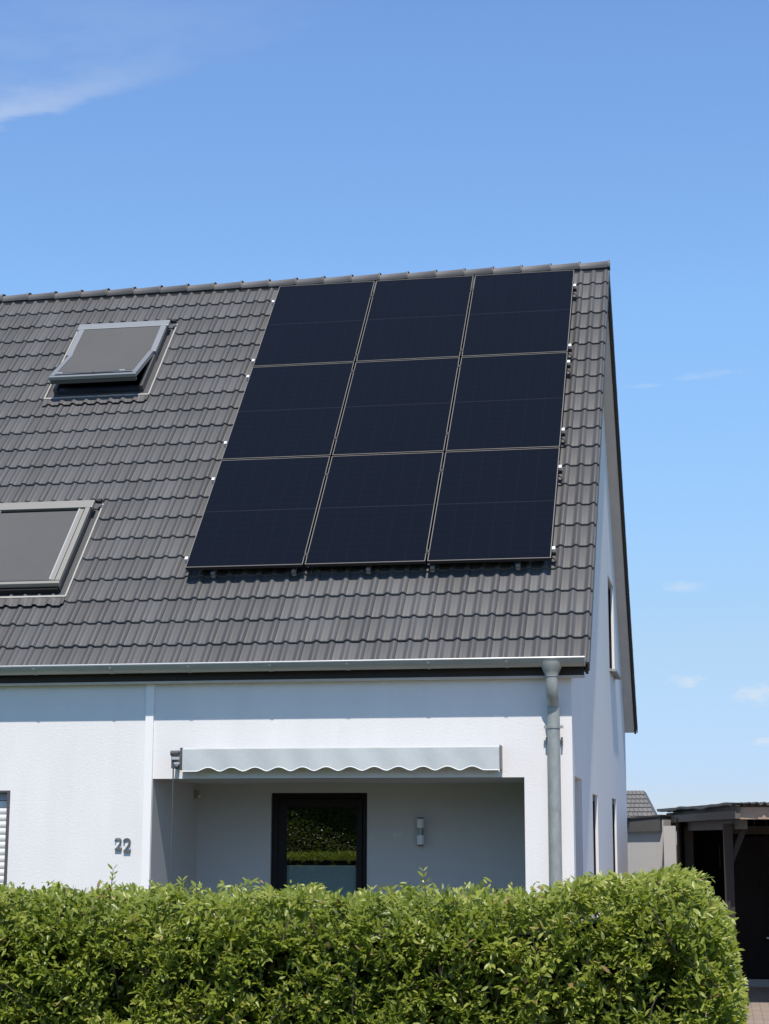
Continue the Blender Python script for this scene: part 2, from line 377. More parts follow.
tt = math.tan(ALP); c1 = ((-tt, 1), ZE-.16+OV*tt); c2 = ((tt, 1), ZE-.16+(DEP+OV)*tt)
GW = [(.178, .99, G+.05, 2.15, .30), (2.36, 3.09, G+.3, 2.056, .038), (5.58, 6.40, G+.3, 2.09, .034), (5.63, 6.70, 3.59, 4.70, .040)]
wall(w, lambda u, z, d: (-d, u, z), 0, DEP, G, 9, GW, (c1, c2))
wall(w, lambda u, z, d: (u, DEP-d, z), XL, 0, G, 3.06, [])
wall(w, lambda u, z, d: (XL+d, u, z), 0, DEP, G, 9, [], (c1, c2))
wobj = w.build('wall', 'stucco', house)
# dark rooms behind the openings
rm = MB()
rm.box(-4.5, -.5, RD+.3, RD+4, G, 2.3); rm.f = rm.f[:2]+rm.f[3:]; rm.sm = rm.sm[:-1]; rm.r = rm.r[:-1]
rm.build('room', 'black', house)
cs = MB(); cs.box(-3.797, -3.724, -.022, -.002, G, 2.993); cs.build('cover_strip', 'white', house)

# --- front roof tiles
PER, PW = .141, .282
SKY = [(-5.975, -4.845, 4.44, 5.82), (-5.975, -4.845, 1.00, 2.36)]     # roof window openings in x, s
def prof(x):   # roll and pan profile, crest at .128 - n*PER
    t = ((x-.128)/PER) % 1.0; t = min(t, 1-t)     # 0 at crest .. .5 pan centre
    if t < .25: return .025*(.5+.5*math.cos(t/.25*math.pi))**.6
    if .44 < t: return .0015
    return 0.
def tiles(mb, Fr, xl, nx_detail, openings):
    edges = [-.085]+[.262+.319*k for k in range(0, 21)]
    edges = [e for e in edges if e < RL-.02]
    ntile = int((XO-xl)/PW)+1
    xr0 = .128+PER*.22
    for k, s0 in enumerate(edges):
        s1 = min(s0+.345, RL+.02)
        for n in range(ntile):
            xb = xr0-n*PW; xa = xb-PW
            if xa < xl: continue
            j = random.uniform(-.003, .003); r = random.random(); dj = random.uniform(-.002, .002)
            segs = []; cur = []
            K = nx_detail
            for i in range(K+1):
                x = xa+.0012+(PW-.0024)*i/K
                cut = any(a+.02 < x < b-.02 and c < s0+.10 and s0 < d-.05 for a, b, c, d in openings)
                if cut:
                    if len(cur) > 1: segs.append(cur)
                    cur = []
                else: cur.append(x)
            if len(cur) > 1: segs.append(cur)
            for xs in segs:
                vs = []
                for x in xs:
                    p = prof(x)
                    vs += [Fr(x, s0+j, -.019+p+dj), Fr(x, s0+j, -.001+p+dj), Fr(x, s0+.010+j, .003+p+dj), Fr(x, s1, -.019+p)]
                fs1 = []; 
                for i in range(len(xs)-1):
                    a, b = i*4, i*4+4
                    fs1 += [(a, b, b+1, a+1), (a+1, b+1, b+2, a+2), (a+2, b+2, b+3, a+3)]
                if Fr is F2: fs1 = [f[::-1] for f in fs1]
                mb.quadmesh(vs, fs1, True, r)
tb = MB(); tiles(tb, F1, -8.6, 20, SKY)
# flashing-side cuts leave whole underlay visible: dark battens layer
tb2 = MB()
us = sorted({XL, XO-.02, *[a for q in SKY for a in q[:2]]}); ss = sorted({-.05, RL, *[a for q in SKY for a in q[2:]]})
for i in range(len(us)-1):
    for j in range(len(ss)-1):
        cx_, cs_ = (us[i]+us[i+1])/2, (ss[j]+ss[j+1])/2
        if any(a < cx_ < b and c < cs_ < d for a, b, c, d in SKY): continue
        tb2.fbox(F1, us[i], us[i+1], ss[j], ss[j+1], -.06, -.042)
roof = tb.build('roof', 'tile', house)
mdl = None
tb3 = MB(); tiles(tb3, F2, -2.2, 10, []); tb3.build('rear_roof', 'tile', house)
tl = MB()
for k in range(22):
    s0 = -.085+.319*k
    if s0 > RL: break
    tl.fbox(F1, XL, -8.5, s0, min(s0+.319, RL), -.02, .02+.004*(k % 2))
    tl.fbox(F2, XL, -2.0, s0, min(s0+.319, RL), -.02, .02+.004*(k % 2))
tl.build('plain_tiles', 'tile', house)
tb2.fbox(F2, XL, XO-.02, -.05, RL, -.06, -.042)
tb2.build('underlay', 'brown', roof)
sl = MB(); xs_ = [-2.46+.24*i/24 for i in range(25)]; e0 = .262+.319*3
sl.quadmesh([F1(x, e0+dq, .0125+prof(x)) for x in xs_ for dq in (.004, .022)], [(2*i, 2*i+2, 2*i+3, 2*i+1) for i in range(24)])
sl.fbox(F1, -2.475, -2.462, e0+.01, e0+.19, .006, .013)
sl.build('sealant', 'alu_warm', roof)
# rake: soffit boards and dark barge edge, tile verge flaps
sb = MB()
for Fr in (F1, F2):
    sb.fbox(Fr, -.02, XO-.035, -.03, RL-.06, -.145, -.125)
sb.build('rake_soffit', 'board', house)
bb = MB()
for Fr in (F1, F2):
    bb.fbox(Fr, XO-.034, XO-.010, -.05, RL-.03, -.15, -.02)
bb.build('barge_board', 'brown', house)
vf = MB()
for Fr in (F1, F2):
    k = 0; s0 = -.085
    for s0 in [-.085]+[.234+.319*k for k in range(20)]:
        if s0 > RL-.1: continue
        s1 = min(s0+.335, RL)
        c = [Fr(XO-.008, s0, -.082), Fr(XO+.006, s0, -.082), Fr(XO+.006, s1, -.105), Fr(XO-.008, s1, -.105), Fr(XO-.008, s0, .024), Fr(XO+.006, s0, .024), Fr(XO+.006, s1, -.004), Fr(XO-.008, s1, -.004)]
        vf.hexa(c, random.random())
vf.build('verge', 'tile', house)
# gable rafters fill
# ridge caps
rc = MB(); RY, RZt = DEP/2, ZE+RL*SA
x = XO+.012; k = 0
while x > -8.8:
    x1 = x-.335; n = 10
    vs = []
    r0 = random.random()
    for (xx, rad, lift) in ((x, .088, .010), (x-.022, .089, .010), (x-.023, .083, .004), (x1-.02, .076, -.006)):
        for i in range(n+1):
            a = R_(-25)+R_(230)*i/n
            vs.append((xx, RY+rad*1.02*math.cos(a), RZt+lift+.0+rad*.80*math.sin(a)-.012))
    fs = []
    for q in range(3):
        for i in range(n): a = q*(n+1)+i; fs.append((a, a+1, a+n+2, a+n+1))
    rc.quadmesh(vs, fs, True, r0)
    if k == 0:
        rc.poly([vs[i] for i in range(n+1)])
    x = x1; k += 1
rc.box(XL, x, RY-.09, RY+.09, RZt-.05, RZt+.07)
ro = rc.build('ridge_cap_row', 'ridge', roof)
rs = MB(); rs.box(XL, XO-.02, RY-.06, RY+.06, RZt-.10, RZt-.005); rs.build('ridge_batten', 'brown', roof)

# eaves: fascia, moulding, gutter
fa = MB(); fa.box(XL, .118, -.085, -.06, 2.994, 3.095); fa.box(XL, .118, -.06, .0, 3.03, 3.09)
fa.build('fascia', 'brown', house)
mo = MB(); mo.box(XL, .122, -.083, -.002, 2.974, 2.993); mo.build('moulding', 'board', house)
GY, GZ, GR = -.186, 3.125, .068
gt = MB(); n = 14
def gprof(rad):
    return [(GY-rad*math.cos(math.pi*i/n), GZ-rad*math.sin(math.pi*i/n)) for i in range(n+1)]
o_, i_ = gprof(GR), gprof(GR-.003)
for p in (o_, i_):
    vs = [(XL, a, b) for a, b in p]+[(.134, a, b) for a, b in p]
    gt.quadmesh(vs, [(i, i+1, i+n+2, i+n+1) for i in range(n)], True)
gt.poly([(.134, a, b) for a, b in o_]); gt.poly([(XL, a, b) for a, b in o_])
gut = gt.build('gutter', 'zinc', house)
gb = MB(); gb.tube([(XL, GY-GR-.002, GZ+.004), (.136, GY-GR-.002, GZ+.004)], .0095, 8)
gb.build('gutter_bead', 'alu_bright', gut)
for bx in (-4.778, -4.063, -3.342, -2.605, -1.916, -1.204, -.529):
    b = MB(); p1, p0 = gprof(GR+.004), gprof(GR+.0005)
    vs = [(bx-.012, a, c) for a, c in p1]+[(bx+.012, a, c) for a, c in p1]; b.quadmesh(vs, [(i, i+1, i+n+2, i+n+1) for i in range(n)], True)
    for sx in (-.012, .012):
        for i in range(n): b.poly([(bx+sx, *p1[i]), (bx+sx, *p1[i+1]), (bx+sx, *p0[i+1]), (bx+sx, *p0[i])])
    b.build('gutter_bracket', 'zinc', gut)
# downpipe
PX = -.150
dp = MB()
dp.tube([(PX, GY, 2.985), (PX, GY, 2.93), (PX, GY+.004, 2.88), (PX, GY+.025, 2.825), (PX, GY+.055, 2.785), (PX, -.085+.01, 2.74), (PX, -.078, 2.70)], .052, 18, False)
dp.tube([(PX, -.078, 2.715), (PX, -.078, G)], .0545, 20)
dpo = dp.build('downpipe', 'zincpipe', house)
fn = MB(); fn.tube([(PX, GY, 3.095), (PX, GY, 3.062), (PX, GY, 3.02), (PX, GY, 2.982), (PX, GY, 2.975)], [.093, .090, .070, .056, .0575], 20, True)
fn.build('funnel', 'zincpipe', dpo)
for zz in (2.555, .9):
    pc = MB(); pc.tube([(PX, -.078, zz-.012), (PX, -.078, zz+.012)], .0605, 20); pc.box(PX-.082, PX-.055, -.09, -.066, zz-.012, zz+.012); pc.box(PX+.055, PX+.082, -.09, -.066, zz-.012, zz+.012); pc.box(PX-.01, PX+.01, -.03, -.001, zz-.012, zz+.012)
    pc.build('pipe_clamp', 'zincpipe', dpo)
for zz in (2.44,):
    for sx in (-.065, .065):
        pc = MB(); pc.box(PX+sx-.007, PX+sx+.007, -.05, -.001, zz-.03, zz+.03); pc.build('pipe_bracket', 'alu_dark', dpo)

# patio door in the recess
pd = link('patio_door', None, house)
x0, x1, z0, z1 = door
fr = MB(); yd = RD+.03
def ringbox(mb, x0, x1, z0, z1, tl, tr, tt_, tb_, y0, y1):
    mb.box(x0, x0+tl, y0, y1, z0, z1); mb.box(x1-tr, x1, y0, y1, z0, z1)
    mb.box(x0+tl, x1-tr, y0, y1, z1-tt_, z1); mb.box(x0+tl, x1-tr, y0, y1, z0, z0+tb_)
ringbox(fr, x0+.002, x1-.002, z0, z1-.002, .065, .05, .05, .06, yd, yd+.07); fr.build('frame', 'frame_dark', pd, .004)
sh = MB(); ringbox(sh, x0+.068, x1-.053, z0+.06, z1-.053, .075, .055, .075, .10, yd-.018, yd+.05); sh.build('sash', 'frame_dark', pd, .006)
gx0, gx1 = x0+.143, x1-.108
gl = MB(); gl.poly([(gx0, yd+.012, z0+.16), (gx1, yd+.012, z0+.16), (gx1, yd+.012, z1-.128), (gx0, yd+.012, z1-.128)]); gl.build('pane', 'glass', pd)
bl = MB()
M['pleat'] = mat('pleated_blind', (.60, .66, .64), .8)
bl.box(gx0+.004, gx1-.004, yd+.030, yd+.036, z0+.17, 1.352)
bl.build('pleated_blind', 'pleat', pd)
br_ = MB(); br_.box(gx0+.004, gx1-.004, yd+.024, yd+.04, 1.353, 1.368); br_.build('blind_rail', 'lampglass', pd)

# shutter window at the left
sw = link('window', None, house)
f = MB(); ringbox(f, -6.398, -5.057, .902, 2.035, .03, .026, .016, .03, -.006, .15); f.build('frame', 'slat_frame', sw)
rs = MB(); z = 1.945; ysh = .075
while z > .95:
    n = 5; vs = []
    for i in range(n+1):
        a = math.pi*i/n; vs += [(-6.37, ysh-.006*math.sin(a), z-.058*i/n), (-5.088, ysh-.011*math.sin(a), z-.058*i/n)]
    rs.quadmesh(vs, [(2*i, 2*i+2, 2*i+3, 2*i+1) for i in range(n)], True)
    rs.poly([(-6.37, ysh+.004, z-.0585), (-5.088, ysh+.004, z-.0585), (-5.088, ysh+.004, z-.062), (-6.37, ysh+.004, z-.062)])
    z -= .0605
rs.poly([(-6.37, .125, .93), (-5.088, .125, .93), (-5.088, .125, 2.0), (-6.37, .125, 2.0)])
rs.build('roller_shutter', 'slat', sw)
hb = MB(); hb.box(-6.37, -5.086, .065, .12, 1.95, 2.016); hb.build('shutter_housing', 'alu', sw)
sl_ = MB(); sl_.box(-6.43, -5.03, -.04, .07, .872, .899); sl_.build('sill', 'white', sw)

# gable windows
for i, (a, b, c, d, dep) in enumerate(GW):
    wn = link('window' if i else 'side_door', None, house)
    f = MB()
    P = lambda u0, u1, z0_, z1_, x0_, x1_: f.box(x0_, x1_, u0, u1, z0_, z1_)
    t_ = .06; xa, xb = -dep-.06, -dep+.01 if i else -dep+.004
    P(a+.002, a+t_, c, d-.002, xa, xb); P(b-t_, b-.002, c, d-.002, xa, xb); P(a+t_, b-t_, d-t_, d-.002, xa, xb); P(a+t_, b-t_, c, c+t_, xa, xb)
    f.build('frame', 'frame_dark', wn)
    f = MB(); f.poly([(-dep-.02, a+t_, c+t_), (-dep-.02, b-t_, c+t_), (-dep-.02, b-t_, d-t_), (-dep-.02, a+t_, d-t_)])
    f.build('pane' if i else 'door_leaf', 'glass' if i else 'frame_dark', wn)
    if i:
        f = MB(); f.box(-dep-.30, -dep-.29, a-.2, b+.2, c-.2, d+.2); f.build('dark_backing', 'black', wn)  # black sheet standing for the unlit room behind the pane
    if i:
        f = MB(); pr = .075 if i == 3 else .035
        f.hexa([(-dep+.012, a-.03, c-.028), (pr, a-.03, c-.04), (pr, b+.03, c-.04), (-dep+.012, b+.03, c-.028), (-dep+.012, a-.03, c-.002), (pr, a-.03, c-.014), (pr, b+.03, c-.014), (-dep+.012, b+.03, c-.002)])
        f.build('sill', 'concrete' if i == 3 else 'alu', wn)

# roof windows
def roof_window(a, b, c, d, opened):
    rw = link('roof_window', None, house)
    # flashing ring lying on the tiles
    f = MB()
    ha = .052
    f.fbox(F1, a-.030, a+.05, c-.04, d+.05, -.04, .008); f.fbox(F1, b-.05, b+.030, c-.04, d+.05, -.04, .008); f.fbox(F1, a-.030, b+.030, d-.03, d+.06, -.04, .02)
    f.fbox(F1, a+.05, b-.05, c-.04, c+.06, -.04, .008)
    f.build('flashing', 'alu_dark', rw)
    f = MB()
    for xx in (a-.047, b+.031): f.fbox(F1, xx, xx+.016, c-.062, d+.03, -.04, .036)
    f.fbox(F1, a-.031, b+.031, c-.062, c-.040, -.04, .034); f.build('flashing_lip', 'lead', rw)
    # lead apron below, dressed over the tiles
    f = MB(); K = 90; vs = []
    M.setdefault('apron', mat('apron', (.083, .080, .081), .6, noise=(6, .15)))
    for i in range(K+1):
        x = a-.045+(b-a+.09)*i/K; p = prof(x)
        vs += [F1(x, c-.055, .030), F1(x, c-.085, .020+p*.7), F1(x, c-.165, .014+p)]
    f.quadmesh(vs, [(3*i+k, 3*i+3+k, 3*i+4+k, 3*i+1+k) for i in range(K) for k in (0, 1)], True)
    f.build('apron', 'apron', rw)
    # upstand frame, open box
    f = MB(); i0, i1, s0, s1 = a+.045, b-.045, c+.045, d-.03
    f.fbox(F1, i0, i0+.045, s0, s1, -.2, .085); f.fbox(F1, i1-.045, i1, s0, s1, -.2, .085); f.fbox(F1, i0+.045, i1-.045, s1-.05, s1, -.2, .085)
    f.build('upstand', 'alu_dark', rw)
    f = MB(); f.fbox(F1, i0+.045, i1-.045, s0, s0+.05, -.2, .06); f.build('lower_frame', 'navy', rw)
    f = MB(); f.fbox(F1, i0+.04, i1-.04, s0+.03, s1-.03, -.22, -.2)
    f.build('dark_infill', 'black', rw)  # black sheet closing the opening, stands for the unlit room below
    fr_m = 'alu' if opened else 'alu_warm'
    top = s1+.01
    # hood box across the top
    f = MB(); hx0, hx1 = i0-.012, i1+.012
    f.fbox(F1, hx0-.025, hx1+.02, top-.12, top, .085, .128); f.build('hood', fr_m, rw, .008)
    # covers beside the sash on the fixed frame
    mid = (c+d)/2
    if opened:
        A = R_(13.0)
        def Fs(x, s, h=0):   # tilted lower half about the middle pivot, h measured above hinge height .10
            ds = s-mid
            return F1(x, mid+ds*math.cos(A)+ (h)*math.sin(A), .105-ds*math.sin(A)+h*math.cos(A))
        sbot = c-.04
        f = MB()
        for (xa, xb) in ((hx0, hx0+.07), (hx1-.07, hx1)):
            f = MB(); f.fbox(F1, xa, xb, mid, top-.12, .085, .125); f.build('upper_cover', fr_m, rw, .004)
        f = MB()
        for (xa, xb) in ((hx0+.03, hx0+.085), (hx1-.085, hx1-.03)):
            f.fbox(Fs, xa, xb, sbot+.05, mid+.01, -.025, .022)
        f.fbox(Fs, hx0+.03, hx1-.03, sbot, sbot+.045, -.022, .018)
        sash = f.build('sash', fr_m, rw, .004)
        f = MB(); f.fbox(Fs, hx0+.04, hx1-.04, sbot+.012, sbot+.05, -.07, -.022); f.build('sash_lower_edge', 'alu_dark', rw)
        # blind: from hood straight to lower bar
        y0p, y1p = (lambda x: F1(x, top-.10, .118)), (lambda x: Fs(x, sbot+.085, .012))
        f = MB(); K = 8; vs = []
        for i in range(K+1):
            t = i/K
            for x in (hx0+.068, hx1-.068):
                pm = F1(x, mid, .116); vs.append(y0p(x).lerp(pm, t*2) if t <= .5 else pm.lerp(y1p(x), t*2-1))
        f.quadmesh(vs, [(2*i, 2*i+1, 2*i+3, 2*i+2) for i in range(K)], True); f.build('blind', 'mesh', rw)
        f = MB(); f.fbox(Fs, hx0+.085, hx1-.085, sbot+.072, sbot+.092, .006, .024); f.build('blind_bar', 'alu', rw)
        f = MB(); xm = (hx0+hx1)/2
        f.bar(Fs(hx0+.11, sbot+.10, .026), Fs(xm, sbot+.066, .026), .008); f.bar(Fs(hx1-.11, sbot+.10, .026), Fs(xm, sbot+.066, .026), .008)
        f.fbox(Fs, xm-.02, xm+.02, sbot+.055, sbot+.075, .02, .034)
        f.build('blind_arm', 'alu_dark', rw)
        for xa in (hx0+.10, hx1-.24):
            f = MB(); f.fbox(Fs, xa, xa+.065, sbot+.085, sbot+.105, .02, .034); f.build('blind_catch', 'alu_bright', rw)
        f = MB(); f.fbox(F1, i0+.046, i1-.046, s0+.05, s0+.075, .0, .03); f.build('inner_rail', 'frame_dark', rw)
        # side arms linking sash and frame
    else:
        sbot = c+.05
        f = MB()
        for (xa, xb) in ((hx0, hx0+.05), (hx1-.05, hx1)):
            f = MB(); f.fbox(F1, xa, xb, sbot+.03, top-.12, .085, .125); f.build('upper_cover', fr_m, rw, .004)
        f = MB()
        for (xa, xb) in ((hx0+.055, hx0+.10), (hx1-.10, hx1-.055)):
            f.fbox(F1, xa, xb, sbot+.03, top-.15, .085, .128)
        f.fbox(F1, hx0, hx1, sbot-.01, sbot+.028, .07, .12)
        f.build('sash', fr_m, rw, .004)
        for xa in (hx1-.118, hx0+.102):
            f = MB(); f.fbox(F1, xa, xa+.016, sbot+.045, top-.13, .10, .118); f.build('guide_rail', 'alu_bright', rw)
        f = MB(); f.poly([F1(hx0+.118, sbot+.05, .104), F1(hx1-.118, sbot+.05, .104), F1(hx1-.118, top-.15, .104), F1(hx0+.118, top-.15, .104)]); f.build('blind', 'mesh', rw)
        f = MB(); f.fbox(F1, hx0+.10, hx1-.10, sbot+.035, sbot+.055, .10, .12); f.build('blind_bar', 'alu_dark', rw)
        f = MB(); f.fbox(F1, hx0+.02, hx1-.02, s0-.03, s0+.0, .0, .066); f.build('lower_edge', 'black', rw)
    f = MB(); f.tube([F1(i1+.045, d+.0, .09), F1(i1+.09, d+.0, .09)], .026, 10); f.build('corner_cap', 'black', rw)
    return rw
w1 = roof_window(*SKY[0], True); w1['label'] = 'upper roof window tilted open'
w2 = roof_window(*SKY[1], False); w2['label'] = 'lower roof window, closed under its grey blind'

# ------------------------------------------------------------------ solar panels
PWD, PHT, GAP, H0 = 1.134, 1.722, .020, .15
pvx = -3.6572; pvs = (.6175+OV)/CA + .0  # along-slope start of lowest panel's top face
def foot(y, z):   # world (y,z) -> s,h on the front slope
    dy, dz = y+OV, z-ZE; return dy*CA+dz*SA, -dy*SA+dz*CA
pvs, H0 = foot(.6175, 4.1251)
rows = ['bottom', 'middle', 'top']; cols = ['left', 'middle', 'right']
for r in range(3):
    for c in range(3):
        x0 = pvx+c*(PWD+GAP); s0 = pvs+r*(PHT+GAP)
        x1, s1 = x0+PWD, s0+PHT
        t = thing('solar_panel', F1((x0+x1)/2, s0, H0-.035), 'black solar panel, %s one in the %s row of the nine on the roof' % (cols[c], rows[r]), 'solar panel', 'nine solar panels on the front roof slope')
        tl_ = .0075
        f = MB()
        f.fbox(F1, x0, x0+tl_, s0, s1, H0-.006, H0); f.fbox(F1, x1-tl_, x1, s0, s1, H0-.006, H0)
        f.fbox(F1, x0+tl_, x1-tl_, s0, s0+tl_, H0-.006, H0); f.fbox(F1, x0+tl_, x1-tl_, s1-tl_, s1, H0-.006, H0)
        f.build('frame', 'pvglint', t)  # thin pale lip stands for the glint on the frame edges
        f = MB(); f.fbox(F1, x0+.0005, x1-.0005, s0+.0005, s1-.0005, H0-.035, H0-.0065); f.build('frame_side', 'pvside', t)
        f = MB(); f.poly([F1(x0+tl_, s0+tl_, H0-.002), F1(x1-tl_, s0+tl_, H0-.002), F1(x1-tl_, s1-tl_, H0-.002), F1(x0+tl_, s1-tl_, H0-.002)])
        f.build('glass', 'pv', t, uv=[(0, 0), (1, 0), (1, 1), (0, 1)])
pvr = pvx+3*PWD+2*GAP
ords = ['lowest', 'second lowest', 'third lowest', 'third highest', 'second highest', 'topmost']
for k, s in enumerate((pvs+.39, pvs+PHT-.39+.0, pvs+PHT+GAP+.38, pvs+2*PHT+GAP-.38, pvs+2*(PHT+GAP)+.38, pvs+3*PHT+2*GAP-.38)):
    s = [1.325, 2.59, 3.22, 4.47, 4.79, 6.05][k]
    t = thing('mounting_rail', F1(pvx, s, .08), 'horizontal mounting rail behind the solar panels, %s of six' % ords[k], 'rail', 'mounting rails under the solar panels')
    f = MB(); f.fbox(F1, pvx-.03, pvr+.035, s-.02, s+.02, H0-.078, H0-.037); f.build('rail', 'rail', t)
    for xx in (pvx-.0345, pvr+.0035):
        f = MB(); f.fbox(F1, xx, xx+.031, s-.021, s+.021, H0-.036, H0+.004); f.build('end_clamp', 'clamp', t, .003)
    for q in (pvx+PWD+GAP/2, pvx+2*PWD+1.5*GAP):
        f = MB(); f.fbox(F1, q-.016, q+.016, s-.022, s+.022, H0-.001, H0+.005); f.build('middle_clamp', 'rail', t)
    f = MB(); f.tube([F1(pvr-.02, s-.03, .075), F1(pvr+.02, s-.05, .06), F1(pvr+.04, s-.075, .05)], .007, 6); f.build('cable', 'black', t)
import itertools
hx = [-3.40, -2.62, -1.91, -1.31, -.52]
wh = ['below the left panel, nearer the roof windows', 'below the left panel, at its right end', 'below the middle panel', 'just right of the middle panel', 'below the right panel']
for k, x in enumerate(hx):
    t = thing('roof_hook', F1(x, pvs, .05), 'grey metal roof hook peeking out ' + wh[k], 'hook', 'roof hooks under the lower panel edge')
    f = MB(); f.fbox(F1, x-.02, x+.02, pvs-.02, pvs+.6, H0-.10, H0-.079); f.fbox(F1, x-.018, x+.018, pvs-.02, pvs+.0, .03, H0-.06)
    f.build('hook_arm', 'alu', t)

# ------------------------------------------------------------------ awning
aw = thing('awning', (-2.0, 0, 2.2), 'rolled-in pale grey awning with scalloped valance above the patio recess', 'awning')
ax0, ax1, ay = -3.408, -.607, -.150
f = MB(); K = 260; vs = []
def bot(x):
    u = (x-ax0)
    if u < .13 or u > ax1-ax0-.13: return 2.192
    t = (u-.13)/((ax1-ax0-.26)/12.0)
    return 2.192+.033*(.5-.5*math.cos(2*math.pi*t))**.85
fold = lambda x, z: ay-.010*math.sin(x*3.1+1)*(.0+(2.38-z)*2.2) - .004*math.sin(x*17+z*9)
for i in range(K+1):
    x = ax0+(ax1-ax0)*i/K; b = bot(x)
    for q in range(5):
        z = 2.385+(b-2.385)*q/4; vs.append((x, fold(x, z), z))
    vs.append((x, ay+.03, 2.398))
fs = []
for i in range(K):
    a = i*6; c = a+6
    fs += [(a+q, a+q+1, c+q+1, c+q) for q in range(4)]; fs.append((a, c, c+5, a+5))
f.quadmesh(vs, fs, False); val = f.build('valance', 'fabric', aw)
so = val.modifiers.new('sol', 'SOLIDIFY'); so.thickness = .002
f = MB(); pts = [(ax0+(ax1-ax0)*i/K, 0, 0) for i in range(K+1)]
f.tube([(p[0], fold(p[0], bot(p[0]))-.001, bot(p[0])) for p in pts], .0042, 5); f.build('binding', 'fabric_edge', val)
f = MB(); f.box(ax0+.01, ax1-.01, ay+.008, ay+.045, 2.345, 2.392); f.build('front_bar', 'alu_warm', aw, .006)
f = MB(); f.tube([(ax0+.03, -.072, 2.325), (ax1-.03, -.072, 2.325)], .036, 14); f.build('fabric_roll', 'fabric', aw)
f = MB(); f.box(ax0+.02, ax1-.02, -.02, -.004, 2.25, 2.37); f.build('wall_rail', 'alu_dark', aw)
f = MB(); f.box(ax1, ax1+.008, ay-.002, -.004, 2.20, 2.402); f.build('end_plate', 'alu_dark', aw)
f = MB(); f.box(ax0-.022, ax0-.004, ay-.004, -.004, 2.205, 2.40); f.build('end_plate', 'alu_dark', aw, .003)
f = MB(); f.tube([(ax0-.105, ay+.0, 2.352), (ax0-.03, ay+.0, 2.352)], .024, 12); f.box(ax0-.098, ax0-.065, ay-.01, -.01, 2.22, 2.34); f.tube([(ax0-.06, ay+.0, 2.235), (ax0-.03, ay+.0, 2.235)], .022, 12)
gear = f.build('gear_box', 'alu_dark', aw, .002)
f = MB(); f.box(ax0-.088, ax0-.022, ay-.024, ay-.002, 2.294, 2.318); f.box(ax0-.070, ax0-.022, ay-.018, ay-.002, 2.252, 2.272); f.build('bracket', 'alu_bright', aw, .002)
f = MB(); f.tube([(ax0-.080, ay, 2.23), (ax0-.080, ay+.01, .95)], .0065, 8); f.build('crank_rod', 'alu_dark', aw)

# ------------------------------------------------------------------ small things on the wall
def digit(x0, x1, z0, z1, par, lw):
    W_, H_ = x1-x0, z1-z0
    P = [(.10, .70), (.10, .82), (.22, .93), (.48, .97), (.72, .93), (.84, .80), (.82, .66), (.66, .48), (.42, .30), (.20, .14)]
    Wd = [.17, .18, .16, .13, .15, .19, .20, .17, .13, .12]
    f = MB(); yb, yf = -.006, -.018
    pts = [Vector((x0+W_*a, 0, z0+H_*b)) for a, b in P]; L0, R0 = [], []
    for i, p in enumerate(pts):
        d = (pts[min(i+1, len(pts)-1)]-pts[max(i-1, 0)]).normalized(); nrm = Vector((-d.z, 0, d.x))*Wd[i]*W_*.5*lw*.88
        L0.append(p+nrm); R0.append(p-nrm)
    for i in range(len(pts)-1):
        q = [L0[i], R0[i], R0[i+1], L0[i+1]]
        f.hexa([(v.x, yb, v.z) for v in q]+[(v.x, yf, v.z) for v in q])
    q = [(x0+W_*.06, z0), (x0+W_*.92, z0), (x0+W_*.98, z0+H_*.27), (x0+W_*.80, z0+H_*.19), (x0+W_*.10, z0+H_*.17)]
    f.poly([(a, yf, b) for a, b in q]); f.poly([(a, yb, b) for a, b in q[::-1]])
    for i in range(5):
        a, b = q[i], q[(i+1) % 5]; f.poly([(a[0], yf, a[1]), (a[0], yb, a[1]), (b[0], yb, b[1]), (b[0], yf, b[1])])
    f.box(x0+W_*.45, x0+W_*.55, yb, .0, z0+H_*.05, z0+H_*.1)
    f.build('digit', 'digit', par)
hn = thing('house_number', (-3.98, 0, 1.49), 'house number 22 in dark metal digits on the white wall', 'house number')
digit(-4.056, -3.986, 1.508, 1.620, hn, .82); digit(-3.976, -3.903, 1.491, 1.617, hn, 1.15)

lm = thing('wall_lamp', (-1.535, RD, 1.68), 'small wall lamp with two pale glass tubes on the recess back wall', 'wall lamp')
lx = -1.535; ly = RD-.065
f = MB(); f.tube([(lx, ly, 1.718), (lx, ly, 1.800)], .036, 16); f.build('lamp_shade', 'lampglass', lm)
f = MB(); f.tube([(lx, ly, 1.565), (lx, ly, 1.650)], .036, 16); f.build('lamp_shade', 'lampglass', lm)
f = MB(); f.tube([(lx, ly, 1.651), (lx, ly, 1.717)], .024, 14); f.box(lx-.022, lx+.022, ly+.01, RD-.001, 1.65, 1.72); f.build('lamp_body', 'alu', lm)
for zz in (1.801, 1.552):
    f = MB(); f.tube([(lx, ly, zz), (lx, ly, zz+.012)], .028, 14); f.build('cap', 'alu_dark', lm)
se = thing('sensor', (-3.68, 1.05, 1.98), 'small pale box sensor high on the left side wall of the recess', 'sensor')
f = MB(); f.box(RX0+.002, RX0+.045, 1.26, 1.31, 1.99, 2.07); f.build('housing', 'alu_warm', se, .004)
f = MB(); f.tube([(RX0+.045, 1.285, 2.015), (RX0+.055, 1.285, 2.0)], .016, 10); f.build('lens', 'lampglass', se)
so_ = thing('wall_socket', (-1.9, RD, 1.62), 'tiny double switch plate on the recess back wall between door and lamp', 'switch')
f = MB(); f.box(-1.80, -1.765, RD-.006, RD-.0005, 1.64, 1.675); f.box(-1.755, -1.72, RD-.006, RD-.0005, 1.64, 1.675); f.build('switch_plate', 'smooth', so_)

